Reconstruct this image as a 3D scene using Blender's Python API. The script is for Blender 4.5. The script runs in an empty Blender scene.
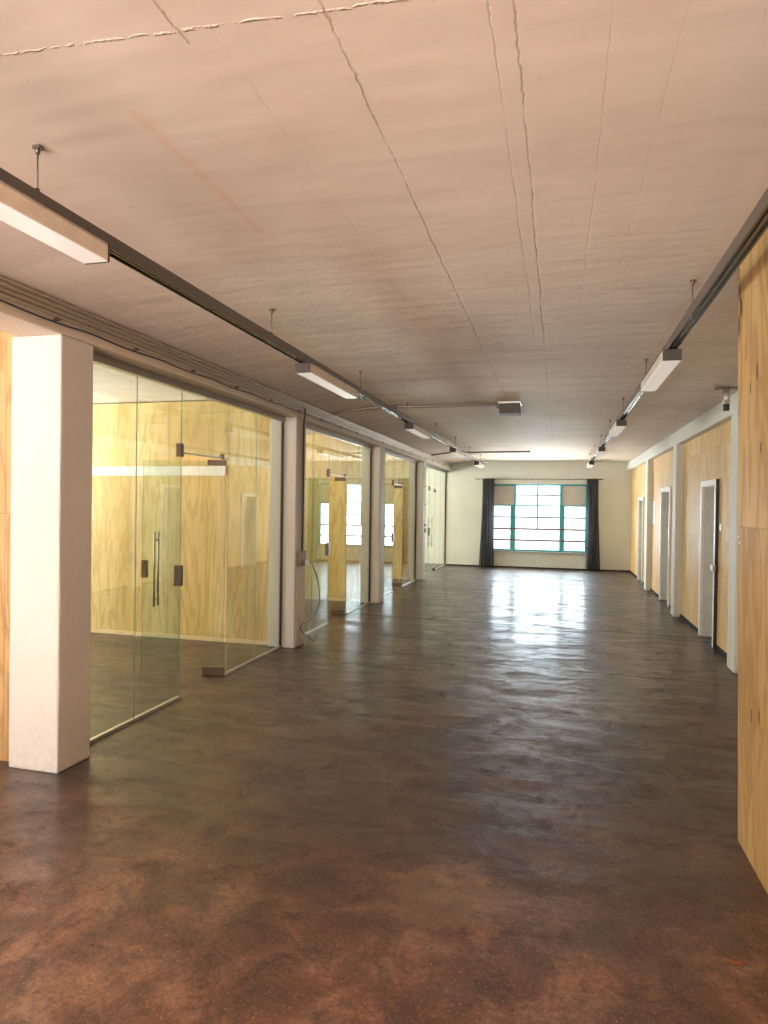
import bpy, bmesh, math, random
from mathutils import Vector, Matrix
random.seed(7)
C = bpy.context.scene.collection
PI = math.pi

# ------------------------------------------------------------------ node helpers
def new_mat(name):
    m = bpy.data.materials.new(name); m.use_nodes = True
    nt = m.node_tree; nt.nodes.clear()
    out = nt.nodes.new('ShaderNodeOutputMaterial')
    b = nt.nodes.new('ShaderNodeBsdfPrincipled')
    nt.links.new(b.outputs[0], out.inputs[0])
    return m, nt, b, out

class N:
    """small expression builder for math nodes"""
    def __init__(s, nt): s.nt = nt
    def _in(s, sock, v):
        if isinstance(v, (int, float)): sock.default_value = v
        else: s.nt.links.new(v, sock)
    def m(s, op, a, b=0.0, c=0.0, clamp=False):
        n = s.nt.nodes.new('ShaderNodeMath'); n.operation = op; n.use_clamp = clamp
        s._in(n.inputs[0], a); s._in(n.inputs[1], b); s._in(n.inputs[2], c)
        return n.outputs[0]
    def coord(s):
        n = s.nt.nodes.new('ShaderNodeTexCoord'); return n.outputs['Object']
    def sep(s, v):
        n = s.nt.nodes.new('ShaderNodeSeparateXYZ'); s.nt.links.new(v, n.inputs[0]); return n.outputs
    def comb(s, x, y, z):
        n = s.nt.nodes.new('ShaderNodeCombineXYZ')
        for i, v in enumerate((x, y, z)): s._in(n.inputs[i], v)
        return n.outputs[0]
    def noise(s, vec, scale, detail=3.0, rough=0.55, dist=0.0):
        n = s.nt.nodes.new('ShaderNodeTexNoise')
        s.nt.links.new(vec, n.inputs['Vector'])
        n.inputs['Scale'].default_value = scale; n.inputs['Detail'].default_value = detail
        n.inputs['Roughness'].default_value = rough; n.inputs['Distortion'].default_value = dist
        return n.outputs['Fac']
    def white(s, vec):
        n = s.nt.nodes.new('ShaderNodeTexWhiteNoise'); n.noise_dimensions = '3D'
        s.nt.links.new(vec, n.inputs['Vector']); return n.outputs['Value']
    def scale(s, vec, sx, sy, sz):
        n = s.nt.nodes.new('ShaderNodeMapping'); s.nt.links.new(vec, n.inputs[0])
        n.inputs['Scale'].default_value = (sx, sy, sz); return n.outputs[0]
    def ramp(s, fac, stops):
        n = s.nt.nodes.new('ShaderNodeValToRGB'); s.nt.links.new(fac, n.inputs[0])
        e = n.color_ramp.elements
        while len(e) < len(stops): e.new(0.5)
        for k, (p, c) in enumerate(stops):
            e[k].position = p; e[k].color = (c, c, c, 1) if isinstance(c, (int, float)) else (*c, 1)
        return n.outputs[0]
    def mix(s, fac, a, b, mode='MIX'):
        n = s.nt.nodes.new('ShaderNodeMix'); n.data_type = 'RGBA'; n.blend_type = mode
        s._in(n.inputs[0], fac)
        for i, v in ((6, a), (7, b)):
            if isinstance(v, tuple): n.inputs[i].default_value = (*v, 1)
            else: s.nt.links.new(v, n.inputs[i])
        return n.outputs[2]
    def bump(s, height, strength, dist, bsdf, prev=None):
        n = s.nt.nodes.new('ShaderNodeBump'); s.nt.links.new(height, n.inputs['Height'])
        n.inputs['Strength'].default_value = strength; n.inputs['Distance'].default_value = dist
        if prev is not None: s.nt.links.new(prev, n.inputs['Normal'])
        s.nt.links.new(n.outputs[0], bsdf.inputs['Normal']); return n.outputs[0]
    def line(s, coord, at, w, soft=1.0):
        """1 on |coord-at|<w fading to 0"""
        d = s.m('ABSOLUTE', s.m('SUBTRACT', coord, at))
        return s.m('SUBTRACT', 1.0, s.m('DIVIDE', d, w), clamp=True)

def plain(name, col, rough=0.5, metal=0.0, vary=0.08, nscale=12.0, bump=0.0, spec=0.5):
    m, nt, b, out = new_mat(name); n = N(nt)
    v = n.noise(n.coord(), nscale, 4)
    lo = tuple(max(0, c*(1-vary)) for c in col); hi = tuple(min(1, c*(1+vary)) for c in col)
    nt.links.new(n.ramp(v, [(0.3, lo), (0.7, hi)]), b.inputs['Base Color'])
    b.inputs['Roughness'].default_value = rough; b.inputs['Metallic'].default_value = metal
    b.inputs['Specular IOR Level'].default_value = spec
    if bump: n.bump(v, bump, 0.01, b)
    return m

# ---- painted concrete (pillars, beams)
def concrete_paint(name, col, stain=(0.55, 0.44, 0.32)):
    m, nt, b, out = new_mat(name); n = N(nt)
    co = n.coord()
    big = n.noise(co, 1.6, 5, 0.6); fine = n.noise(co, 26, 4, 0.65); st = n.noise(n.scale(co, 1, 1, 0.5), 7, 6, 0.75, 0.6)
    c = n.ramp(big, [(0.3, tuple(x*0.93 for x in col)), (0.7, col)])
    spots = n.ramp(st, [(0.64, 0.0), (0.76, 1.0)])
    c = n.mix(n.m('MULTIPLY', spots, 0.35), c, stain)
    z = n.sep(co)[2]
    low = n.m('MULTIPLY', n.m('SUBTRACT', 1.0, n.m('DIVIDE', z, 0.45), clamp=True), n.ramp(fine, [(0.45, 0.0), (0.62, 1.0)]))
    c = n.mix(n.m('MULTIPLY', low, 0.16), c, (0.30, 0.22, 0.15))       # scuffs at the foot
    nt.links.new(c, b.inputs['Base Color'])
    b.inputs['Roughness'].default_value = 0.6
    h = n.m('ADD', n.m('MULTIPLY', big, 0.9), n.m('ADD', n.m('MULTIPLY', fine, 0.35), n.m('MULTIPLY', spots, -0.4)))
    n.bump(h, 0.35, 0.02, b)
    return m

# ---- rotary-cut softwood plywood
def plywood(name, tone=(0.62, 0.40, 0.15), dark=(0.40, 0.22, 0.07), pale=(0.80, 0.60, 0.30), knots=(), sheet_w=1.22, seam_z=(2.1,), ring=16.0, patch=0.5):
    m, nt, b, out = new_mat(name); n = N(nt)
    co = n.coord(); X, Y, Z = n.sep(co)
    u = n.m('ADD', X, Y)                                             # runs along either wall direction
    us = n.m('DIVIDE', u, sheet_w); fu = n.m('FLOOR', us)
    zs = 0.0
    rows = None
    for sz in seam_z:
        g = n.m('GREATER_THAN', Z, sz); rows = g if rows is None else n.m('ADD', rows, g)
    idv = n.comb(fu, rows if rows is not None else 0.0, 3.0)
    wn = n.white(idv)
    off = n.m('MULTIPLY', wn, 37.0)
    p = n.comb(n.m('ADD', n.m('MULTIPLY', u, 1.6), off), off, n.m('MULTIPLY', Z, 0.26))
    warp = n.noise(p, 2.6, 4.0, 0.58, 0.5)
    rings = n.m('SINE', n.m('MULTIPLY', warp, ring*6.28))
    rg = n.ramp(n.m('MULTIPLY_ADD', rings, 0.5, 0.5), [(0.0, 0.0), (0.55, 0.15), (0.9, 1.0)])
    fib = n.noise(n.comb(n.m('MULTIPLY', u, 60.0), off, n.m('MULTIPLY', Z, 2.0)), 1.5, 4, 0.6)
    cloud = n.noise(p, 1.3, 3)
    base = n.ramp(cloud, [(0.32, tone), (0.68, pale)])
    c = n.mix(n.m('MULTIPLY', rg, 0.42), base, dark)
    c = n.mix(n.m('MULTIPLY', n.ramp(fib, [(0.4, 0.0), (0.75, 1.0)]), 0.22), c, dark)
    c = n.mix(n.m('MULTIPLY', n.m('SUBTRACT', wn, 0.5), patch), c, (0.75, 0.36, 0.16))
    fr = n.m('FRACT', us)
    seam = n.m('MAXIMUM', n.line(fr, 0.0, 0.003/sheet_w*2), n.line(fr, 1.0, 0.003/sheet_w*2))
    for sz in seam_z: seam = n.m('MAXIMUM', seam, n.line(Z, sz, 0.004))
    c = n.mix(n.m('MULTIPLY', seam, 0.55), c, (0.16, 0.09, 0.04))
    for (ku, kz, ra, rb) in knots:
        du = n.m('DIVIDE', n.m('SUBTRACT', u, ku), ra); dz = n.m('DIVIDE', n.m('SUBTRACT', Z, kz), rb)
        r = n.m('SQRT', n.m('ADD', n.m('MULTIPLY', du, du), n.m('MULTIPLY', dz, dz)))
        r = n.m('ADD', r, n.m('MULTIPLY', n.m('SUBTRACT', n.noise(co, 40, 3), 0.5), 1.2))
        halo = n.m('SUBTRACT', 1.0, n.m('DIVIDE', r, 3.2), clamp=True)
        c = n.mix(n.m('MULTIPLY', halo, 0.55), c, (0.33, 0.17, 0.06))
        core = n.m('LESS_THAN', r, 1.0)
        c = n.mix(n.m('MULTIPLY', core, 0.9), c, (0.05, 0.02, 0.01))
    nt.links.new(c, b.inputs['Base Color'])
    b.inputs['Roughness'].default_value = 0.55
    n.bump(n.m('ADD', n.m('MULTIPLY', fib, 0.5), n.m('MULTIPLY', seam, -1.0)), 0.25, 0.004, b)
    return m

# ---- ceiling: painted board-marked concrete with cracked joints
def ceiling_mat():
    m, nt, b, out = new_mat('ceiling_concrete'); n = N(nt)
    co = n.coord(); X, Y, Z = n.sep(co)
    wob = n.m('MULTIPLY', n.m('SUBTRACT', n.noise(co, 2.0, 5, 0.7), 0.5), 0.05)
    jag = n.m('MULTIPLY', n.m('SUBTRACT', n.noise(co, 22.0, 4, 0.7), 0.5), 0.02)
    xw = n.m('ADD', X, n.m('ADD', n.m('MULTIPLY', wob, 0.7), jag))
    yw = n.m('ADD', n.m('SUBTRACT', Y, n.m('MULTIPLY', X, 0.07)), n.m('ADD', wob, jag))
    br = n.ramp(n.noise(co, 5.0, 4, 0.7), [(0.40, 0.15), (0.58, 1.0)])
    crack = None
    def add(l, k=1.0):
        nonlocal crack
        l = n.m('MULTIPLY', l, k)
        crack = l if crack is None else n.m('MAXIMUM', crack, l)
    add(n.line(xw, -0.12, 0.006), 0.8); add(n.line(xw, -0.185, 0.004), 0.4); add(n.line(xw, -0.60, 0.006), 0.8)
    add(n.m('MULTIPLY', n.line(xw, -1.01, 0.006), n.m('LESS_THAN', Y, 1.62)))
    add(n.line(xw, 0.30, 0.003), 0.15); add(n.line(xw, 0.12, 0.003), 0.2); add(n.line(xw, -0.92, 0.004), 0.12)
    for yy, k in ((5.69, .5), (7.4, .8), (10.1, .8), (11.3, .4), (14.0, .7), (16.2, .4)): add(n.line(yw, yy, 0.012), k)
    crack = n.m('MULTIPLY', crack, br)
    ridge = n.m('MULTIPLY', n.line(yw, 1.64, 0.006), n.ramp(n.noise(co, 16.0, 4, 0.7), [(0.44, 0.0), (0.56, 1.0)]))               # trowelled bead across the slab
    scar = n.m('MULTIPLY', n.line(n.m('ADD', X, jag), -1.36, 0.028), n.m('MULTIPLY', n.m('GREATER_THAN', Y, 1.85), n.m('LESS_THAN', Y, 2.85)))
    tone = n.noise(n.scale(co, 1.0, 0.5, 1), 0.9, 5, 0.6)
    streak = n.noise(n.scale(co, 0.35, 3.2, 1), 1.5, 5, 0.65, 0.3)      # streaks running across the hall
    far = n.m('DIVIDE', n.m('SUBTRACT', Y, 2.6), 2.6, clamp=True)          # smooth filler near, rough board-marked concrete beyond
    fine = n.noise(n.scale(co, 1.0, 2.0, 1), 7.0, 6, 0.72, 0.3)
    c = n.ramp(tone, [(0.3, (0.68, 0.60, 0.53)), (0.7, (0.80, 0.72, 0.645))])
    c = n.mix(n.m('MULTIPLY', n.ramp(fine, [(0.50, 0.0), (0.72, 1.0)]), n.m('MULTIPLY', far, 0.40)), c, (0.36, 0.28, 0.21))
    c = n.mix(n.m('MULTIPLY', n.ramp(streak, [(0.46, 0.0), (0.72, 1.0)]), n.m('MULTIPLY_ADD', far, 0.30, 0.05)), c, (0.42, 0.35, 0.28))
    pock = n.ramp(n.noise(co, 34, 2, 0.5), [(0.74, 0.0), (0.77, 1.0)])
    c = n.mix(n.m('MULTIPLY', pock, 0.35), c, (0.3, 0.24, 0.18))
    c = n.mix(n.m('MULTIPLY', crack, 0.62), c, (0.22, 0.15, 0.10))
    c = n.mix(n.m('MULTIPLY', ridge, 0.5), c, (0.92, 0.86, 0.78))
    c = n.mix(n.m('MULTIPLY', scar, 0.35), c, (0.72, 0.42, 0.26))
    nt.links.new(c, b.inputs['Base Color'])
    b.inputs['Roughness'].default_value = 0.65
    und = n.noise(n.scale(co, 0.5, 1.6, 1), 1.3, 3, 0.5)
    h = n.m('ADD', n.m('MULTIPLY', und, 0.9), n.m('ADD', n.m('MULTIPLY', fine, n.m('MULTIPLY_ADD', far, 0.45, 0.03)), n.m('ADD', n.m('MULTIPLY', crack, -0.25), n.m('ADD', n.m('MULTIPLY', ridge, 0.3), n.m('MULTIPLY', streak, n.m('MULTIPLY_ADD', far, 0.6, 0.06))))))
    n.bump(h, 0.40, 0.05, b)
    return m

# ---- floor: dark red-brown sealed screed
def floor_mat():
    m, nt, b, out = new_mat('floor_screed'); n = N(nt)
    co = n.coord(); X, Y, Z = n.sep(co)
    big = n.noise(co, 0.8, 8, 0.66, 0.6); mid = n.noise(co, 3.4, 9, 0.74, 0.5); fine = n.noise(co, 42, 4, 0.75)
    grain = n.noise(co, 95, 3, 0.65)
    c = n.ramp(big, [(0.32, (0.024, 0.015, 0.012)), (0.50, (0.056, 0.030, 0.022)), (0.68, (0.115, 0.056, 0.038))])
    worn = n.ramp(mid, [(0.53, 0.0), (0.66, 1.0)])
    c = n.mix(n.m('MULTIPLY', worn, 0.40), c, (0.26, 0.155, 0.09))
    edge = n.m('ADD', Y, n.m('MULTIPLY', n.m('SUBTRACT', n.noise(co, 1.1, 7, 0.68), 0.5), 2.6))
    lit_worn = n.m('DIVIDE', n.m('SUBTRACT', 3.3, edge), 1.3, clamp=True)       # near floor reddened and lightened: rear light painted in, with worn screed
    c = n.mix(n.m('MULTIPLY', lit_worn, 0.75), c, n.ramp(mid, [(0.36, (0.085, 0.036, 0.024)), (0.50, (0.21, 0.088, 0.052)), (0.62, (0.42, 0.21, 0.125))]))
    dk = n.ramp(n.noise(co, 6.0, 8, 0.72, 0.8), [(0.52, 0.0), (0.64, 1.0)])
    c = n.mix(n.m('MULTIPLY', dk, 0.55), c, (0.022, 0.014, 0.011))
    c = n.mix(n.m('MULTIPLY', n.ramp(fine, [(0.46, 0.0), (0.60, 1.0)]), 0.45), c, (0.035, 0.018, 0.012))
    spk = n.ramp(grain, [(0.60, 0.0), (0.68, 1.0)])
    c = n.mix(n.m('MULTIPLY', spk, n.m('MULTIPLY_ADD', lit_worn, 0.35, 0.30)), c, (0.55, 0.36, 0.25))
    # one large worn patch and scraped arcs
    px = n.m('DIVIDE', n.m('ADD', X, 0.42), 0.34); py = n.m('DIVIDE', n.m('SUBTRACT', Y, 2.72), 0.22)
    pr = n.m('ADD', n.m('SQRT', n.m('ADD', n.m('MULTIPLY', px, px), n.m('MULTIPLY', py, py))), n.m('MULTIPLY', n.m('SUBTRACT', n.noise(co, 5, 6, 0.7), 0.5), 2.4))
    c = n.mix(n.m('MULTIPLY', n.m('LESS_THAN', pr, 0.85), 0.30), c, (0.24, 0.16, 0.09))
    jag = n.m('MULTIPLY', n.m('SUBTRACT', n.noise(co, 1.6, 7, 0.75), 0.5), 0.30)
    yw = n.m('ADD', n.m('ADD', Y, n.m('MULTIPLY', X, 0.06)), jag)
    crack = n.m('MAXIMUM', n.line(yw, 9.3, 0.035), n.m('MAXIMUM', n.line(yw, 6.9, 0.020), n.line(yw, 12.9, 0.04)))
    c = n.mix(n.m('MULTIPLY', crack, 0.6), c, (0.012, 0.008, 0.006))
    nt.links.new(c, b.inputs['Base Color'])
    smear = n.noise(n.scale(co, 0.9, 2.4, 1), 2.2, 9, 0.72, 0.8)
    r = n.m('ADD', n.ramp(smear, [(0.36, 0.30), (0.62, 0.58)]), n.m('ADD', n.m('MULTIPLY', worn, 0.10), n.m('MULTIPLY', dk, 0.12)))
    r = n.m('ADD', r, n.m('MULTIPLY', crack, 0.3))
    nt.links.new(r, b.inputs['Roughness'])
    b.inputs['Specular IOR Level'].default_value = 0.85
    nt.links.new(n.ramp(smear, [(0.42, 0.42), (0.60, 0.05)]), b.inputs['Coat Weight'])      # sealer worn off in patches
    b.inputs['Coat Roughness'].default_value = 0.17
    h = n.m('ADD', n.m('MULTIPLY', smear, 0.6), n.m('ADD', n.m('MULTIPLY', mid, 0.35), n.m('ADD', n.m('MULTIPLY', fine, 0.05), n.m('MULTIPLY', crack, -0.15))))
    n.bump(h, 0.30, 0.03, b)
    return m

# ---- architectural glass: clear slab, real Fresnel reflection on both faces
def glass_mat(name, tint, ior=1.52, amt=1.0):
    m, nt, b, out = new_mat(name); n = N(nt); nt.nodes.remove(b)
    g = nt.nodes.new('ShaderNodeNewGeometry')
    i = n.m('ADD', ior, n.m('MULTIPLY', g.outputs['Backfacing'], 1.0/ior - ior))
    f = nt.nodes.new('ShaderNodeFresnel'); nt.links.new(i, f.inputs['IOR'])
    tr = nt.nodes.new('ShaderNodeBsdfTransparent'); tr.inputs[0].default_value = (*tint, 1)
    gl = nt.nodes.new('ShaderNodeBsdfGlossy'); gl.inputs['Roughness'].default_value = 0.004
    gl.inputs[0].default_value = (0.98, 1.0, 0.99, 1)
    mx = nt.nodes.new('ShaderNodeMixShader')
    nt.links.new(n.m('MULTIPLY', f.outputs[0], amt, clamp=True), mx.inputs[0])
    nt.links.new(tr.outputs[0], mx.inputs[1]); nt.links.new(gl.outputs[0], mx.inputs[2])
    nt.links.new(mx.outputs[0], out.inputs[0])
    return m

def emis(name, col, s):
    m, nt, b, out = new_mat(name)
    b.inputs['Base Color'].default_value = (0.85, 0.84, 0.8, 1); b.inputs['Roughness'].default_value = 0.25
    b.inputs['Emission Color'].default_value = (*col, 1); b.inputs['Emission Strength'].default_value = s
    return m

def curtain_mat():
    m, nt, b, out = new_mat('curtain_cloth'); n = N(nt)
    v = n.noise(n.scale(n.coord(), 1, 1, 0.1), 30, 3)
    nt.links.new(n.ramp(v, [(0.3, (0.12, 0.13, 0.155)), (0.7, (0.20, 0.21, 0.24))]), b.inputs['Base Color'])
    b.inputs['Roughness'].default_value = 0.8
    b.inputs['Sheen Weight'].default_value = 0.2
    return m

M = dict(
 pillar=concrete_paint('pillar_paint', (0.72, 0.69, 0.64)),
 beam=concrete_paint('beam_paint', (0.72, 0.63, 0.52)),
 rpillar=concrete_paint('pillar_paint_cool', (0.70, 0.71, 0.68)),
 endwall=concrete_paint('end_wall_paint', (0.72, 0.74, 0.71)),
 white=plain('white_paint', (0.84, 0.84, 0.82), 0.4),
 ceiling=ceiling_mat(), floor=floor_mat(),
 ply=plywood('plywood_pale', (0.62, 0.45, 0.15), (0.40, 0.25, 0.06), (0.84, 0.69, 0.34), seam_z=(2.10,), ring=7.0, patch=0.35),
 plyR=plywood('plywood_orange', (0.68, 0.45, 0.19), (0.50, 0.30, 0.11), (0.84, 0.63, 0.32), seam_z=(1.30, 2.42), ring=4.0, patch=0.8),
 plyN=plywood('plywood_knotty', (0.47, 0.28, 0.10), (0.22, 0.11, 0.03), (0.62, 0.42, 0.18), seam_z=(1.57,), sheet_w=2.6, ring=6.0, patch=0.25,
    knots=[(4.45, 2.83, .014, .035), (4.425, 2.72, .016, .050), (4.40, 2.64, .022, .045), (4.44, 2.56, .014, .050), (4.14, 2.28, .013, .040), (4.25, 2.22, .009, .030),
           (4.255, .695, .010, .032), (4.135, .725, .010, .032), (4.46, 1.48, .006, .014), (4.09, 1.93, .010, .024)]),
 glass=glass_mat('partition_glass', (0.90, 0.965, 0.945), 1.78),
 wglass=glass_mat('window_glass', (0.97, 0.985, 0.98)),
 gedge=plain('glass_edge', (0.30, 0.48, 0.40), 0.2, spec=0.8),
 steel=plain('brushed_steel', (0.42, 0.40, 0.37), 0.35, 1.0),
 darksteel=plain('dark_metal', (0.16, 0.14, 0.12), 0.4, 0.6),
 patch=plain('patch_fitting_metal', (0.20, 0.165, 0.13), 0.35, 0.8),
 alu=plain('aluminium', (0.70, 0.70, 0.68), 0.35, 0.7),
 track=plain('track_metal', (0.15, 0.14, 0.13), 0.22, 0.7, vary=0.0, spec=0.6),
 black=plain('black_plastic', (0.02, 0.02, 0.02), 0.45),
 endcap=plain('dark_end_cap', (0.055, 0.045, 0.04), 0.5),
 housing=plain('fixture_housing', (0.78, 0.72, 0.64), 0.35, 0.1),
 diffuser=emis('lamp_diffuser', (1.0, 0.98, 0.94), 0.20),  # slight glow added; the fixtures themselves are unlit
 conduit=plain('conduit_grey', (0.52, 0.46, 0.38), 0.38, 0.5, vary=0.0),
 cable=plain('cable_blue', (0.03, 0.045, 0.08), 0.45),
 cablegrey=plain('cable_grey', (0.16, 0.18, 0.22), 0.45),
 teal=plain('teal_paint', (0.05, 0.42, 0.50), 0.45),
 mullion=plain('dark_mullion', (0.12, 0.15, 0.17), 0.45),
 flare_brown=plain('brown_bar', (0.20, 0.09, 0.07), 0.5),  # red-brown of the window flare put into the bar colour
 blind=plain('grey_panel', (0.62, 0.60, 0.56), 0.8),
 curtain=curtain_mat(),
 sill=plain('sill_stone', (0.40, 0.42, 0.42), 0.4),
 skirt=plain('shadowed_skirting', (0.022, 0.018, 0.015), 0.7, spec=0.2),  # near-black: shadow along the right wall's foot put into the colour
 skirtpale=plain('pale_skirting', (0.80, 0.66, 0.42), 0.5),
 lining=plain('door_lining', (0.66, 0.67, 0.62), 0.5),
 leaf=plain('door_leaf_paint', (0.60, 0.60, 0.56), 0.45),
 plastic=plain('white_plastic', (0.82, 0.81, 0.78), 0.35),
 vent=plain('vent_box_metal', (0.075, 0.07, 0.055), 0.6),
 leafbrown=plain('dry_leaf', (0.40, 0.14, 0.05), 0.7),
 boxbrown=plain('socket_box_paint', (0.30, 0.24, 0.19), 0.55),
 cover=plain('cover_board_paint', (0.72, 0.63, 0.56), 0.5),
)

# ------------------------------------------------------------------ mesh helpers
def box(bm, x0, x1, y0, y1, z0, z1, bev=0.0, mi=0):
    b2 = bmesh.new() if bev else bm
    vs = [b2.verts.new((x, y, z)) for x in (x0, x1) for y in (y0, y1) for z in (z0, z1)]
    fs = []
    for q in ((0,1,3,2),(4,6,7,5),(0,4,5,1),(2,3,7,6),(0,2,6,4),(1,5,7,3)):
        f = b2.faces.new([vs[i] for i in q]); f.material_index = mi; fs.append(f)
    if bev:
        bmesh.ops.bevel(b2, geom=b2.edges[:], offset=bev, segments=2, affect='EDGES', profile=0.5)
        for f in b2.faces: f.material_index = mi
        me = bpy.data.meshes.new('t'); b2.to_mesh(me); b2.free(); bm.from_mesh(me); bpy.data.meshes.remove(me)
    return fs
def tube(bm, pts, r, seg=10, cap=True):
    pts = [Vector(p) for p in pts]; rings = []
    up0 = Vector((0, 0, 1))
    for i, p in enumerate(pts):
        d = (pts[min(i+1, len(pts)-1)] - pts[max(i-1, 0)]).normalized()
        up = up0 if abs(d.dot(up0)) < 0.95 else Vector((1, 0, 0))
        a = d.cross(up).normalized(); b = a.cross(d).normalized()
        rings.append([bm.verts.new(p + r*(math.cos(t)*a + math.sin(t)*b)) for t in [2*PI*k/seg for k in range(seg)]])
    for A, B in zip(rings, rings[1:]):
        for k in range(seg):
            f = bm.faces.new((A[k], A[(k+1) % seg], B[(k+1) % seg], B[k])); f.smooth = True
    if cap:
        bm.faces.new(rings[0][::-1]); bm.faces.new(rings[-1])
def spline(pts, n=8):
    pts = [Vector(p) for p in pts]; out = []
    P = [pts[0]] + pts + [pts[-1]]
    for i in range(1, len(P)-2):
        for k in range(n):
            t = k/n; p0, p1, p2, p3 = P[i-1:i+3]
            out.append(0.5*((2*p1) + (-p0+p2)*t + (2*p0-5*p1+4*p2-p3)*t*t + (-p0+3*p1-3*p2+p3)*t**3))
    out.append(pts[-1]); return out
def link(name, bm, mat, parent=None):
    bmesh.ops.recalc_face_normals(bm, faces=bm.faces[:])
    me = bpy.data.meshes.new(name); bm.to_mesh(me); bm.free()
    for mm in (mat if isinstance(mat, (list, tuple)) else [mat]): me.materials.append(M[mm])
    o = bpy.data.objects.new(name, me); C.objects.link(o)
    if parent: o.parent = parent
    return o
def boxes(name, lst, mat, parent=None, bev=0.0):
    bm = bmesh.new()
    for b in lst: box(bm, *b[:6], bev=bev)
    return link(name, bm, mat, parent)
def tag(o, label, cat, group=None, kind=None):
    o['label'] = label; o['category'] = cat
    if group: o['group'] = group
    if kind: o['kind'] = kind
    return o
def empty(name, loc=(0,0,0), rz=0.0):
    o = bpy.data.objects.new(name, None); C.objects.link(o); o.location = loc; o.rotation_euler = (0, 0, rz)
    o.empty_display_size = 0.1
    return o
def dup(root, loc=None, rz=None):
    r = root.copy(); C.objects.link(r)
    if loc is not None: r.location = loc
    if rz is not None: r.rotation_euler = (0, 0, rz)
    def rec(src, dst):
        for ch in list(src.children):
            if ch is dst: continue
            c = ch.copy(); C.objects.link(c); c.parent = dst; rec(ch, c)
    rec(root, r)
    return r
def S(o, label, cat): return tag(o, label, cat, kind='structure')

# ------------------------------------------------------------------ measurements (metres; camera at origin, y along the hall)
XL, XLB, XG = -2.90, -3.23, -3.07      # left pillar face / back, glass plane
XR, XI = 1.747, 1.853                  # right pillar face, plywood infill
YE = 18.29; YB = -4.0; XFAR = -8.3; ZB = 2.66
LP = [3.30, 6.97, 10.64, 14.29]; PW = 0.29
RP = [7.31, 10.88, 14.20]

# ------------------------------------------------------------------ shell
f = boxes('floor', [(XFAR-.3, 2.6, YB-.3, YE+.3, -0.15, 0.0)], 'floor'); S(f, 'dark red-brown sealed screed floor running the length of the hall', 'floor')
def profile_strip(name, prof, y0, y1, top, mat):
    bm = bmesh.new(); n = 60
    lo = [[bm.verts.new((x, y0+(y1-y0)*k/n, z)) for (x, z) in prof] for k in range(n+1)]
    for k in range(n):
        for i in range(len(prof)-1): bm.faces.new((lo[k][i], lo[k+1][i], lo[k+1][i+1], lo[k][i+1]))
    hi = [bm.verts.new(p) for p in ((prof[0][0], y0, top), (prof[-1][0], y0, top), (prof[-1][0], y1, top), (prof[0][0], y1, top))]
    bm.faces.new(hi)
    bm.faces.new([hi[0]] + lo[0] + [hi[1]]); bm.faces.new([hi[3]] + lo[n] + [hi[2]])
    bm.faces.new([hi[0], hi[3]] + [lo[k][0] for k in range(n, -1, -1)]); bm.faces.new([hi[1], hi[2]] + [lo[k][-1] for k in range(n, -1, -1)])
    return link(name, bm, mat)
prof = [(XFAR-.3, 2.90), (XLB, 2.90), (XLB+.01, 2.855), (XL, 2.855), (-2.62, 2.895), (-2.35, 2.922), (-1.2, 2.926), (0.3, 2.922), (1.1, 2.915), (1.45, 2.89), (XR, 2.86), (2.6, 2.86)]
c = profile_strip('ceiling', prof, YB-.3, YE+.3, 3.15, 'ceiling'); S(c, 'pinkish painted concrete ceiling with cracked joints and board marks', 'ceiling')

# beams
o = boxes('trim_1', [(XLB, XL, YB, YE, ZB, 2.86)], 'beam', bev=.008); S(o, 'painted concrete beam over the left pillars and glass bays', 'beam')
o = boxes('trim_2', [(XR, 2.10, 3.62, YE, ZB, 2.87)], 'rpillar', bev=.008); S(o, 'pale painted concrete beam over the plywood bays on the right', 'beam')

# end wall with window opening
WX0, WX1, WZ0, WZ1 = -1.86, 0.86, 0.46, 2.30
o = boxes('wall_end', [(XFAR, WX0, YE, YE+.3, 0, 2.9), (WX1, 2.4, YE, YE+.3, 0, 2.9), (WX0, WX1, YE, YE+.3, 0, WZ0), (WX0, WX1, YE, YE+.3, WZ1, 2.93)], 'endwall')
S(o, 'cream painted end wall around the wide window', 'wall')
o = boxes('baseboard_end', [(XG+.03, XI, YE-.018, YE, 0, .035)], 'skirt'); S(o, 'thin dark skirting along the foot of the end wall', 'baseboard')
# right wall with three doorways
DO = [(8.635, 9.36, 1.955), (11.97, 12.85, 1.975), (15.58, 16.28, 1.86)]
lst = []; y = 3.62
for (a, b_, h) in DO:
    lst.append((XI, XI+.25, y, a, 0, 2.87)); lst.append((XI, XI+.25, a, b_, h, 2.87)); y = b_
lst.append((XI, XI+.25, y, YE, 0, 2.87))
o = boxes('wall_right', lst, 'plyR'); S(o, 'orange-tinted plywood wall panels set back between the right-hand pillars', 'wall')
sk = []
ys = [3.62] + [v for d in DO for v in (d[0]-.08, d[1]+.08)] + [YE]
for i in range(0, len(ys), 2): sk.append((XI-.012, XI, ys[i], ys[i+1], 0, .05))
o = boxes('baseboard_right', sk, 'skirt'); S(o, 'low skirting painted shadow-dark along the right-hand plywood wall', 'baseboard')
o = boxes('wall_right_near', [(0.895, XI+.25, YB, 3.61, 0, 2.93)], 'plyN', bev=.003)
for v in o.data.vertices: v.co.x -= .047*v.co.z/2.93
S(o, 'knotty plywood wall corner at the right edge, nearest the viewer', 'wall')
# behind the doors: closed service space
o = boxes('wall_right_outer', [(2.45, 2.6, 3.4, YE, 0, 2.9)], 'endwall'); S(o, 'wall behind the right-hand doors', 'wall')
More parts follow.
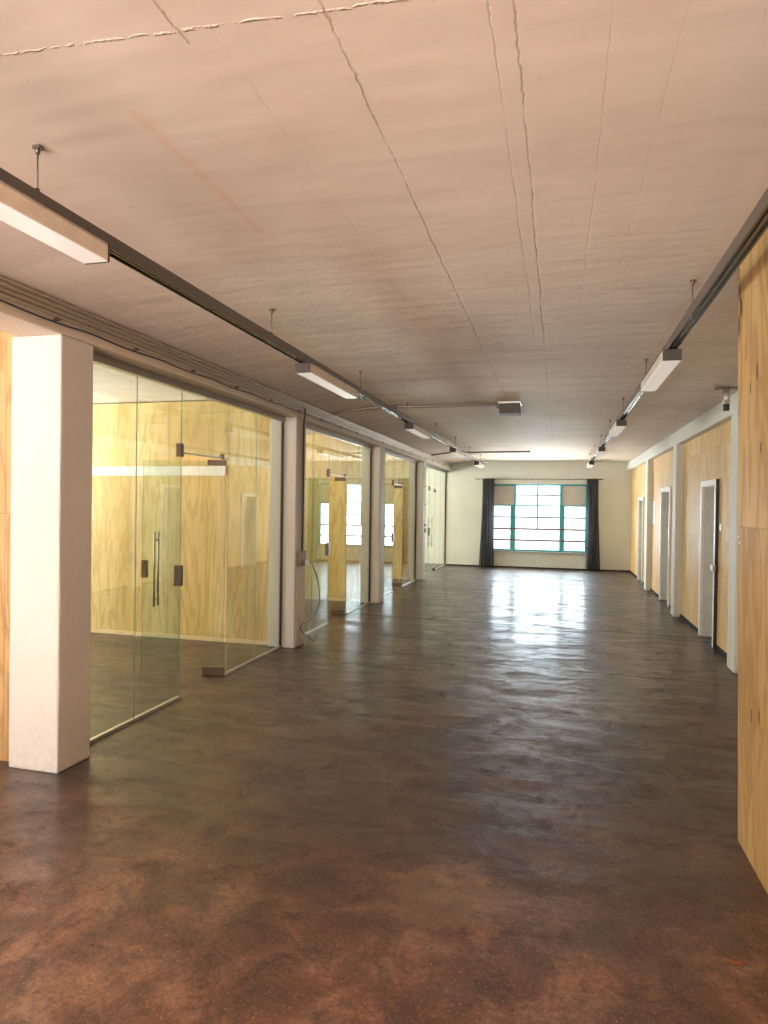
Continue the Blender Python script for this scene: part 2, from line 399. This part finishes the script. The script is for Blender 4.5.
# unseen outer left wall and rear wall, openings added to let light in
rooms = [(3.50, 7.05), (7.20, 10.72), (10.87, 14.37), (14.52, YE)]
OPEN = [(-3.6, -1.0), (-.4, 2.9)] + [(a+.45, b_-.35) for a, b_ in rooms]
lst = []; y = YB
for a, b_ in OPEN:
    lst += [(XFAR-.25, XFAR, y, a, 0, 2.9), (XFAR-.25, XFAR, a, b_, 0, .8), (XFAR-.25, XFAR, a, b_, 2.6, 2.9)]; y = b_
lst.append((XFAR-.25, XFAR, y, YE, 0, 2.9))
o = boxes('wall_left_outer', lst, 'endwall'); S(o, 'outer wall of the left-hand rooms with unseen openings for daylight', 'wall')
o = boxes('wall_back', [(XFAR, -6.9, YB-.25, YB, 0, 2.9), (-6.9, .7, YB-.25, YB, 2.78, 2.9), (.7, .9, YB-.25, YB, 0, 2.9)], 'endwall')
S(o, 'rear wall behind the viewer with a wide opening added for light', 'wall')
# plywood partitions of the left rooms (at each pillar)
part_lab = ['plywood partition at left edge behind the front white pillar',
            'pale plywood partition with white strip, seen through the first glass bay',
            'pale plywood partition seen through the open door of the second glass bay',
            'plywood partition seen through the open door of the third glass bay']
for i, y in enumerate([3.38, 7.05, 10.72, 14.37]):
    o = boxes('wall_left_partition' + ('' if i == 0 else '.%03d' % i), [(XFAR, XLB+.02, y, y+.13, 0, 2.885)], 'plyN' if i == 0 else 'ply'); S(o, part_lab[i], 'wall')
    if i:
        o = boxes('baseboard_left' + ('' if i == 1 else '.%03d' % (i-1)), [(XFAR, XLB, y-.012, y, 0, .045)], 'skirtpale'); S(o, 'pale skirting strip at the foot of the plywood partition in left room %s' % ['', 'nearest the viewer', 'second along', 'third along'][i], 'baseboard')
o = boxes('trim_3', [(XFAR, -3.83, 7.038, 7.05, 1.985, 2.10)], 'white'); S(o, 'white horizontal strip across the plywood partition behind the first glass bay', 'strip')

# ------------------------------------------------------------------ pillars
def pillar(x0, x1, y0, y1, top, mat):
    bm = bmesh.new(); box(bm, x0, x1, y0, y1, 0, top, bev=.012)
    bmesh.ops.subdivide_edges(bm, edges=[e for e in bm.edges if e.calc_length() > 1], cuts=14)
    for v in bm.verts:
        if .02 < v.co.z < top-.02:
            v.co.x += random.uniform(-.0012, .0012); v.co.y += random.uniform(-.0012, .0012)
    return link('concrete_pillar', bm, mat)
ll = ['thick white-painted pillar in left foreground, scuffed at its foot', 'left-hand pillar with the dangling grey cable and socket box',
      'left-hand pillar between the second and third glass bays', 'farthest left-hand pillar, with a thin cable and switch on its face']
for y, lb in zip(LP, ll): tag(pillar(XLB-(.035 if y < 4 else 0), XL, y, y+PW, ZB, 'pillar'), lb, 'pillar', 'left row of pillars')
rl = ['pale grey pillar beside the knotty plywood corner on the right', 'middle of the three right-hand pillars, between two doors', 'farthest right-hand pillar, nearest the end wall']
for y, lb in zip(RP, rl): tag(pillar(XR, 2.09, y, y+PW, ZB, 'rpillar'), lb, 'pillar', 'right row of pillars')

# ------------------------------------------------------------------ glass partitions
def pane(name, parent, y0, y1, z0, z1, t=.008, x=XG):
    bm = bmesh.new(); fs = box(bm, x-t/2, x+t/2, y0, y1, z0, z1)
    for f_ in bm.faces:
        n_ = f_.normal if f_.normal.length else None
        f_.normal_update()
        f_.material_index = 0 if abs(f_.normal.x) > .5 else 1
    return link(name, bm, ['glass', 'gedge'], parent)
bay_y = [(3.59, 6.97), (7.26, 10.64), (10.93, 14.29), (14.58, YE)]
bay_lab = ['nearest floor-to-beam glass partition, between the first two left pillars', 'second glass partition along the left side, after the cable pillar',
           'third glass partition along the left side', 'farthest glass partition, meeting the end wall']
door_lab = ['frameless glass door standing open in the nearest glass partition', 'frameless glass door standing open in the second glass partition',
            'frameless glass door standing open in the third glass partition', 'closed frameless glass door beside the end wall']
OFF = 1.29; DW = .81; ZD = 2.06
for k, (a, b_) in enumerate(bay_y):
    t = empty('glass_partition', (0, 0, 0)); tag(t, bay_lab[k], 'glass partition', 'glass partitions along the left side')
    d0, d1 = a+OFF, a+OFF+DW; mid = (d1+b_)/2 - .03
    g = .001
    zt = 2.605
    pane('glass_pane', t, a+.012, a+.685-g, .022, zt); pane('glass_pane', t, a+.685, d0-g, .022, zt)
    pane('glass_pane', t, d1+g, mid-g, .022, zt); pane('glass_pane', t, mid, b_-.012, .022, zt)
    pane('transom_pane', t, d0, d1, ZD+.012, zt)
    boxes('top_channel', [(XG-.03, XG+.03, a, b_, 2.603, ZB)], 'steel', t)
    boxes('side_channel', [(XG-.015, XG+.015, a, a+.012, 0, 2.60)], 'alu', t)
    boxes('side_channel', [(XG-.015, XG+.015, b_-.014, b_, 0, 2.60)], 'black', t)
    boxes('floor_channel', [(XG-.014, XG+.014, a, d0-g, 0, .024)], 'alu', t); boxes('floor_channel', [(XG-.014, XG+.014, d1+g, b_, 0, .024)], 'alu', t)
    # fittings on the fixed glass
    q = boxes('corner_fitting', [(XG-.020, XG+.020, d0-.050, d0+.006, 2.04, 2.15)], 'patch', t, .002)
    q = boxes('transom_rail', [(XG-.006, XG+.006, d0+.007, d1-.001, ZD+.010, ZD+.024)], 'alu', t)
    q = boxes('pivot_fitting', [(XG-.014, XG+.014, d1-.14, d1-.10, ZD+.009, ZD+.06)], 'patch', t, .002)
    q = boxes('strike_box', [(XG-.026, XG+.026, d0-.055, d0+.004, .955, 1.13)], 'patch', t, .002)
# door leaf built along -x from its pivot (0,0), glass plane y=0
def make_leaf():
    t = empty('glass_door')
    W = DW-.012
    bm = bmesh.new(); box(bm, -W, 0, -.005, .005, .012, ZD)
    for f_ in bm.faces:
        f_.normal_update(); f_.material_index = 0 if abs(f_.normal.y) > .5 else 1
    link('door_glass', bm, ['glass', 'gedge'], t)
    boxes('hinge_patch', [(-.20, .004, -.022, .022, .004, .085)], 'patch', t, .003)
    boxes('hinge_patch', [(-.17, .004, -.022, .022, ZD-.045, ZD+.008)], 'patch', t, .003)
    boxes('lock_case', [(-W-.003, -W+.050, -.024, .024, .93, 1.10)], 'patch', t, .003)
    for s in (-1, 1):
        bm = bmesh.new(); x = -W+.135
        tube(bm, [(x, s*.050, .655), (x, s*.050, 1.375)], .0095, 12)
        for z in (.73, 1.29): tube(bm, [(x, s*.004, z), (x, s*.050, z)], .007, 10)
        link('pull_handle', bm, 'steel', t)
    return t
leaf0 = make_leaf()
for k, (a, b_) in enumerate(bay_y):
    d1 = a+OFF+DW
    ang = [math.radians(13), math.radians(8), math.radians(8), PI/2][k]
    o = leaf0 if k == 0 else dup(leaf0)
    o.location = (XG-(.012 if k < 3 else 0), d1-.03-(0 if k < 3 else -.024), 0); o.rotation_euler = (0, 0, ang)
    tag(o, door_lab[k], 'glass door', 'frameless glass doors')

# ------------------------------------------------------------------ right-hand doors
rd = ['nearest right-hand door, white frame with a black edge, beside the light switch', 'second right-hand door, white frame around a brownish recess', 'farthest right-hand door, near the end wall']
for k, (a, b_, h) in enumerate(DO):
    t = empty('door_%d' % (k+1), (XI, a, 0)); tag(t, rd[k], 'door', kind='structure')
    X0 = 0; W = b_-a
    fr = [(-.035, .0, -.07, .0, 0, h+.07), (-.035, .0, W, W+.07, 0, h+.07), (-.035, .0, 0, W, h, h+.07)]
    boxes('door_frame', fr, 'white', t, .003)
    boxes('door_lining', [(0, .245, -.001, .012, 0, h), (0, .245, W-.012, W+.001, 0, h), (0, .245, .012, W-.012, h-.012, h)], 'lining', t)
    lf = boxes('door_leaf', [(.200, .240, .014, W-.014, .006, h-.014)], 'leaf', t, .002)
    bm = bmesh.new(); tube(bm, [(.198, .08, 1.02), (.150, .08, 1.02), (.150, .20, 1.02)], .009, 8)
    link('door_handle', bm, 'steel', lf)
    if k == 0:
        e = boxes('edge_strip', [(-.036, .0, -.092, -.0705, 0, h+.07)], 'black', t); e['label'] = 'black strip along the near edge of the white frame'  # thin black strip on the near side of the frame
        e = boxes('lock_box', [(-.075, -.037, -.150, -.055, .93, 1.00)], 'steel', t, .004); e['label'] = 'small grey metal lock on the frame edge'

# ------------------------------------------------------------------ end window
w = empty('window_1', (0, YE+.12, 0)); tag(w, 'wide teal-framed window filling the end wall between dark curtains', 'window', kind='structure')
def wb(name, lst, mat): return boxes(name, [(x0, x1, y0, y1, z0, z1) for (x0, x1, z0, z1, y0, y1) in lst], mat, w, .003)
wb('window_frame', [(WX0, WX1, WZ1-.045, WZ1, -.03, .05), (WX0, WX1, WZ0, WZ0+.045, -.03, .05), (WX0, WX0+.05, WZ0+.045, WZ1-.045, -.03, .05), (WX1-.15, WX1, WZ0+.045, WZ1-.045, -.03, .05)], 'teal')
wb('mullion', [(-1.27, -1.13, WZ0+.045, 1.70, -.03, .05), (-1.17, -1.12, 1.70, WZ1-.045, -.03, .05)], 'teal')
wb('mullion', [(.045, .175, WZ0+.045, 1.70, -.03, .05), (.045, .11, 1.70, WZ1-.045, -.03, .05)], 'teal')
wb('glazing_bar', [(-.560, -.526, 1.08, WZ1-.045, -.01, .03)], 'mullion')
wb('glazing_bar', [(-1.12, .045, 1.982, 2.018, -.012, .03)], 'mullion')
wb('transom', [(WX0+.05, WX1-.15, 1.695, 1.728, -.025, .045)], 'teal')
wb('glazing_bar', [(WX0+.05, WX1-.15, 1.372, 1.408, -.012, .03)], 'mullion')
wb('glazing_bar', [(WX0+.05, WX1-.15, 1.046, 1.090, -.034, .03)], 'flare_brown')
wb('glazing_bar', [(WX0+.05, WX1-.15, .736, .780, -.034, .03)], 'flare_brown')
p_ = wb('blank_panel', [(WX0+.05, -1.17, 1.728, WZ1-.045, 0, .02)], 'blind'); p_['label'] = 'blank grey panel in the upper left light'
p_ = wb('blank_panel', [(.11, WX1-.15, 1.728, WZ1-.045, 0, .02)], 'blind'); p_['label'] = 'blank grey panel in the upper right light'
wb('pane', [(WX0+.05, WX1-.15, WZ0+.045, WZ1-.045, .028, .032)], 'wglass')
wb('window_sill', [(WX0-.02, WX1+.02, WZ0-.035, WZ0, -.165, .05)], 'sill')

# curtain rod and curtains
bm = bmesh.new(); tube(bm, [(-2.20, YE-.10, 2.43), (1.12, YE-.10, 2.43)], .011, 12)
t = empty('curtain_rod', (0, 0, 0)); tag(t, 'thin grey curtain rod above the end window', 'curtain rod')
link('rod', bm, 'darksteel', t)
for x in (-2.20, 1.12):
    bm = bmesh.new(); bmesh.ops.create_icosphere(bm, subdivisions=2, radius=.022, matrix=Matrix.Translation((x, YE-.10, 2.43))); link('finial', bm, 'darksteel', t)
for x in (-2.12, -.55, 1.04):
    boxes('bracket', [(x-.008, x+.008, YE-.11, YE, 2.412, 2.420)], 'darksteel', t)
def curtain(x0, x1, xb0, xb1, label, slit):
    bm = bmesh.new(); nu, nv = 90, 24; g = []
    for j in range(nv+1):
        z = 2.445 - (2.445-.03)*j/nv; s = j/nv; row = []
        a = x0+(xb0-x0)*s; b_ = x1+(xb1-x1)*s
        for i in range(nu+1):
            u = i/nu
            amp = .042*(.8+.3*s)
            yy = YE-.10 + amp*math.sin(u*2*PI*5.5 + .5*math.sin(3*s+u*4)) + .008*math.sin(u*43+s*5)
            xx = a+(b_-a)*u + .008*math.sin(s*4+u*9)
            row.append(bm.verts.new((xx, yy, z)))
        g.append(row)
    for j in range(nv):
        for i in range(nu):
            f_ = bm.faces.new((g[j][i], g[j+1][i], g[j+1][i+1], g[j][i+1])); f_.smooth = True
    bmesh.ops.solidify(bm, geom=bm.faces[:], thickness=.003)
    o = link('curtain', bm, 'curtain'); tag(o, label, 'curtain', 'curtains at the end window'); return o
curtain(-2.02, -1.70, -2.09, -1.69, 'dark grey pleated curtain at the left side of the end window', 1)
curtain(.73, 1.02, .76, 1.10, 'dark grey pleated curtain at the right side of the end window', 0)

# ------------------------------------------------------------------ light tracks and linear lights
def track(x, label):
    t = empty('light_track', (x, 0, 0)); tag(t, label, 'light track', 'suspended light tracks')
    z0, z1 = 2.690, 2.748; w2 = .030
    bm = bmesh.new(); Y0, Y1 = -2.0, 16.35
    box(bm, -w2, w2, Y0, Y1, z0+.012, z1, bev=.002)
    box(bm, -w2, -w2+.008, Y0, Y1, z0, z0+.013); box(bm, w2-.008, w2, Y0, Y1, z0, z0+.013); box(bm, -.006, .006, Y0, Y1, z0+.004, z0+.013)
    link('rail', bm, 'track', t)
    yy = 1.95 - 1.98
    while yy < 16.3:
        bm = bmesh.new(); tube(bm, [(0, yy, z1), (0, yy, 2.918)], .0028, 8); tube(bm, [(0, yy, z1), (0, yy, z1+.022)], .008, 8)
        r = link('suspension_rod', bm, 'darksteel', t)
        bm = bmesh.new(); tube(bm, [(0, yy, 2.893), (0, yy, 2.925)], .008, 10); box(bm, -.014, .016, yy-.012, yy+.012, 2.910, 2.921)
        link('ceiling_anchor', bm, 'darksteel', r)
        yy += 1.98
    return t
track(-1.82, 'dark light track hung on thin rods along the left of the ceiling')
track(.70, 'dark light track hung on thin rods along the right of the ceiling')
def make_light():
    t = empty('linear_light'); L = 1.19; w2 = .056; z0, z1 = 2.618, 2.690
    bm = bmesh.new()
    box(bm, -w2, -w2+.004, .012, L-.012, z0+.004, z1-.002); box(bm, w2-.004, w2, .012, L-.012, z0+.004, z1-.002); box(bm, -w2, w2, .012, L-.012, z1-.008, z1)
    link('housing', bm, 'housing', t)
    boxes('diffuser', [(-w2+.001, w2-.001, .010, L-.010, z0, z0+.006)], 'diffuser', t, .001)
    for y0 in (0, L-.012):
        boxes('end_cap', [(-w2-.001, w2+.001, y0, y0+.012, z0-.001, z1)], 'endcap', t, .002)
    return t
l0 = make_light()
Ln = ['linear light at the left edge, nearest the viewer', 'second linear light on the left track, above the nearest glass bay', 'third linear light on the left track, above the second glass bay',
      'fourth linear light on the left track', 'last linear light on the left track, close to the end wall']
Rn = ['linear light at the top right edge, cut off by the frame', 'second linear light on the right track, large with a dark end cap', 'third linear light on the right track', 'fourth linear light on the right track', 'last linear light on the right track, close to the end wall']
first = True
for x, s0, pit, labs in ((-1.82, .95, 3.52, Ln), (.70, 1.07, 3.50, Rn)):
    for k in range(5):
        o = l0 if first else dup(l0); first = False
        o.location = (x, s0+pit*k + (.13 if x < 0 and k == 0 else 0), 0); tag(o, labs[k], 'light', 'linear ceiling lights')

# ------------------------------------------------------------------ conduits and cables
for i, (z, lb) in enumerate(((2.836, 'topmost of the four conduits along the left beam'), (2.806, 'second conduit from the top along the left beam'), (2.776, 'third conduit from the top along the left beam'), (2.748, 'lowest of the four conduits along the left beam'))):
    bm = bmesh.new(); tube(bm, [(XL+.016, YB+.1+(YE-YB-.15)*q/60, z) for q in range(61)], .0095, 16); tag(link('conduit', bm, 'conduit'), lb, 'conduit', 'conduits along the left beam')
pts = []; y = YB+.2
while y < 9.0:
    pts.append((XL+.012, y, 2.722 - .012*abs(math.sin((y+.2)/.75*PI)))); y += .09375
bm = bmesh.new(); tube(bm, pts, .0055, 8); tag(link('cable', bm, 'cable'), 'dark blue cable sagging between clips under the left conduits', 'cable')
yc = 1.0; clip0 = None
while yc < 17.5:
    if clip0 is None:
        bm = bmesh.new(); box(bm, XL, XL+.030, -.014, .014, 2.722, 2.736, bev=.003); clip0 = link('conduit_clip', bm, 'darksteel'); o = clip0
    else: o = dup(clip0)
    o.location = (0, yc, 0); tag(o, 'small dark clip holding the conduits to the left beam', 'clip', 'conduit clips on the left beam'); yc += .75

# drop on the cable pillar
def clipring(bm, y, z): box(bm, XL, XL+.022, y-.014, y+.014, z-.006, z+.006, bev=.002)
t = empty('wall_cable', (0, 0, 0)); tag(t, 'black cable dropping down the second left pillar to the socket box', 'cable')
bm = bmesh.new(); tube(bm, spline([(XL+.03, 7.13, 2.78), (XL+.03, 7.15, 2.70), (XL+.012, 7.16, 2.60), (XL+.012, 7.15, 2.1), (XL+.012, 7.16, 1.6), (XL+.012, 7.15, 1.12)]), .010, 10); link('cable_run', bm, 'black', t)
for z in (2.55, 2.12, 1.65, 1.22):
    bm = bmesh.new(); clipring(bm, 7.155, z); link('cable_clip', bm, 'black', t)
t = empty('socket_box', (XL, 7.12, 0)); tag(t, 'small brown-grey socket box on the cable pillar', 'socket box')
boxes('box_body', [(0, .045, -.085, .085, .94, 1.11)], 'boxbrown', t, .006)
boxes('plug', [(.045, .085, .03, .08, .955, 1.01)], 'plastic', t, .006)
o = boxes('cover_board', [(XL, XL+.014, 7.00, 7.245, .03, .935)], 'cover', None, .003); tag(o, 'pale pinkish cover board under the socket box', 'cover board')
bm = bmesh.new(); tube(bm, spline([(XL+.088, 7.205, .975), (XL+.07, 7.34, .93), (XL+.06, 7.52, .76), (XL+.05, 7.64, .56), (XL+.05, 7.63, .42), (XL+.05, 7.44, .31), (XL+.05, 7.10, .26), (XL+.05, 7.03, .21), (XL+.06, 7.22, .10), (XL+.07, 7.36, .03), (XL+.08, 7.44, .02), (XL+.08, 7.49, .08)], 10), .0075, 10)
tag(link('loose_cable', bm, 'cablegrey'), 'grey-blue cable dangling in a loop from the socket box', 'cable')
# far pillar cable and switch
t = empty('pillar_cable', (0, 0, 0)); tag(t, 'thin cable with clips down the farthest left pillar', 'cable')
bm = bmesh.new(); tube(bm, [(XL+.008, 14.48, 2.72), (XL+.008, 14.48, 1.35)], .006, 8); link('cable_run', bm, 'plastic', t)
for z in (2.5, 2.1, 1.7): boxes('cable_clip', [(XL, XL+.018, 14.462, 14.498, z-.012, z+.012)], 'black', t)
o = boxes('wall_switch', [(XL, XL+.03, 14.44, 14.52, 1.06, 1.16), (XL, XL+.03, 14.44, 14.52, 1.20, 1.26)], 'darksteel', None, .004); tag(o, 'small dark switch on the farthest left pillar', 'switch')

# ceiling cross conduit with box
t = empty('ceiling_box', (-.583, 7.98, 0)); tag(t, 'square dark metal box fixed to the middle of the ceiling', 'ceiling box')
boxes('box_body', [(-.123, .123, 0, .24, 2.785, 2.926)], 'vent', t, .004)
boxes('flange', [(-.135, .135, -.010, .25, 2.905, 2.925)], 'alu', t, .002)
boxes('cable_gland', [(-.16, -.1232, .08, .13, 2.86, 2.90)], 'darksteel', t, .004)
def cross(y, x_end, x_mid, lbl):
    for i, dy in enumerate((0, .045)):
        bm = bmesh.new()
        tube(bm, [(x_end, y+dy, 2.905), (x_mid, y+dy, 2.908), (-2.36, y+dy, 2.900), (-2.62, y+dy, 2.878), (XL+.03, y+dy, 2.843)], .011, 10)
        tag(link('ceiling_conduit', bm, 'conduit' if i == 0 else 'darksteel'), lbl[i], 'conduit', 'conduits across the ceiling')
cross(8.06, -.74, -2.0, ['nearer of the paired conduits running across the ceiling to the dark box', 'farther of the paired conduits running across the ceiling to the dark box'])
o = boxes('junction_box', [(-2.09, -2.00, 7.99, 8.045, 2.875, 2.921)], 'darksteel', None, .004); tag(o, 'small junction box on the conduits crossing the ceiling beside the left track', 'junction box')
bm = bmesh.new(); tube(bm, [(-.62, 15.0, 2.907), (-2.34, 15.0, 2.905), (-2.62, 15.0, 2.882), (XL+.03, 15.0, 2.845)], .016, 10)
tag(link('ceiling_conduit', bm, 'darksteel'), 'single dark conduit across the ceiling near the end wall', 'conduit', 'conduits across the ceiling')
# stub fitting at right beam
t = empty('ceiling_sensor', (1.60, 7.15, 0)); tag(t, 'small cylinder with a black tip under the ceiling by the right beam', 'sensor')
bm = bmesh.new(); tube(bm, [(0, 0, 2.86), (0, 0, 2.70)], .028, 16); link('cylinder', bm, 'conduit', t)
bm = bmesh.new(); tube(bm, [(0, 0, 2.70), (0, 0, 2.64)], .030, 16); link('black_tip', bm, 'black', t)
boxes('mounting_plate', [(-.10, .12, -.05, .05, 2.855, 2.868)], 'darksteel', t, .002)

# small things on the right
o = boxes('light_switch', [(XI-.012, XI, 8.36, 8.45, 1.41, 1.495)], 'plastic', None, .004); tag(o, 'white light switch on plywood beside the nearest right-hand door', 'light switch')
boxes('rocker', [(XI-.017, XI-.011, 8.38, 8.43, 1.425, 1.48)], 'plastic', o, .002)
o = boxes('paper_notice', [(XI-.004, XI, 13.83, 14.17, 1.36, 1.82)], 'plastic'); tag(o, 'white paper notice on the plywood beside the farthest right-hand pillar', 'notice')
for (y, z, lb) in ((3.60, 1.52, 'upper of two small white screw caps on the knotty plywood corner'), (3.57, 1.49, 'lower of two small white screw caps on the knotty plywood corner')):
    bm = bmesh.new(); tube(bm, [(.874, y, z), (.868, y, z)], .006, 12); tag(link('screw_cap', bm, 'plastic'), lb, 'screw cap', 'screw caps on the plywood corner')
# dry leaf on the floor
bm = bmesh.new(); n = 14; ring = [bm.verts.new((.030*math.cos(2*PI*k/n)*(1+.25*math.sin(3*k)), .014*math.sin(2*PI*k/n), .004+.004*math.cos(4*PI*k/n))) for k in range(n)]
cc = bm.verts.new((0, 0, .009))
for k in range(n): bm.faces.new((ring[k], ring[(k+1) % n], cc))
bmesh.ops.solidify(bm, geom=bm.faces[:], thickness=.0012)
o = link('dry_leaf', bm, 'leafbrown'); o.location = (.646, 2.623, .001); o.scale = (.8, .8, .8); tag(o, 'tiny orange-brown dry leaf on the floor at lower right', 'leaf')

# ------------------------------------------------------------------ daylight
def area(name, loc, rot, sx, sy, rad, col):
    l = bpy.data.lights.new(name, 'AREA'); l.shape = 'RECTANGLE'; l.size = sx; l.size_y = sy
    l.energy = rad*PI*sx*sy; l.color = col
    o = bpy.data.objects.new(name, l); C.objects.link(o); o.location = loc; o.rotation_euler = rot; return o
# sky seen through the openings, and uplights added outside to brighten the ceiling
area('daylight_end_window', ((WX0+WX1)/2, YE+.55, 1.45), (-PI/2, 0, 0), 3.6, 2.5, 8.5, (0.74, 0.88, 1.0))
area('added_uplight_end', (-.5, YE+4.2, -.4), (PI, 0, 0), 12, 7, 16.0, (1.0, 0.80, 0.66))
for i, (a, b_) in enumerate(OPEN):
    rad, col = (0.8, (1.0, 0.92, 0.82)) if i < 2 else ((7.5, 4.5, 5.0, 26.0)[i-2], (1.0, 0.97, 0.92))
    area('daylight_unseen_side', (XFAR-.30, (a+b_)/2, 1.7), (0, -PI/2, 0), 1.8, b_-a, rad, col)  # daylight for the unseen openings of the left rooms
area('added_uplight_side', (XFAR-4.4, 11.0, -.1), (PI, 0, 0), 7, 18, 38.0, (1.0, 0.94, 0.86))
area('daylight_added_rear', (-3.1, YB-5.5, 2.6), (PI/2, 0, 0), 12, 5.0, 2.4, (1.0, 0.90, 0.80))  # light added behind the viewer, outside the rear opening
area('added_uplight_rear', (-3.1, YB-3.0, -.05), (PI, 0, 0), 11, 5.2, 20.0, (1.0, 0.82, 0.70))

wd = bpy.data.worlds.new('World'); bpy.context.scene.world = wd; wd.use_nodes = True
wd.node_tree.nodes['Background'].inputs[0].default_value = (0.9, 0.95, 1.0, 1); wd.node_tree.nodes['Background'].inputs[1].default_value = 1.5

# ------------------------------------------------------------------ camera
F, YAW, PIT, ROL = 653.46, .2601, -.0093, .0133
cd = bpy.data.cameras.new('Camera'); cam = bpy.data.objects.new('Camera', cd); C.objects.link(cam)
cd.sensor_fit = 'VERTICAL'; cd.sensor_height = 36.0; cd.lens = F/1024*36.0; cd.clip_start = .05
# axes: right, up, forward in hall space
fw = Vector((-math.sin(YAW)*math.cos(PIT), math.cos(YAW)*math.cos(PIT), math.sin(PIT)))
rt = Vector((math.cos(YAW), math.sin(YAW), 0)); up = rt.cross(fw)
# image content is rolled clockwise by ROL
r2 = rt*math.cos(ROL) + up*math.sin(ROL); u2 = -rt*math.sin(ROL) + up*math.cos(ROL)
mt = Matrix((( r2.x, u2.x, -fw.x, 0), (r2.y, u2.y, -fw.y, 0), (r2.z, u2.z, -fw.z, 1.65), (0, 0, 0, 1)))
cam.matrix_world = mt
sc = bpy.context.scene; sc.camera = cam
sc.view_settings.view_transform = 'Standard'; sc.view_settings.look = 'None'; sc.view_settings.gamma = 1.0
sc.view_settings.use_curve_mapping = False; sc.view_settings.exposure = 0.6
cy = sc.cycles
cy.max_bounces = 14; cy.diffuse_bounces = 8; cy.glossy_bounces = 5; cy.transmission_bounces = 6; cy.transparent_max_bounces = 32
cy.caustics_reflective = False; cy.sample_clamp_indirect = 6.0
cy.use_denoising = True
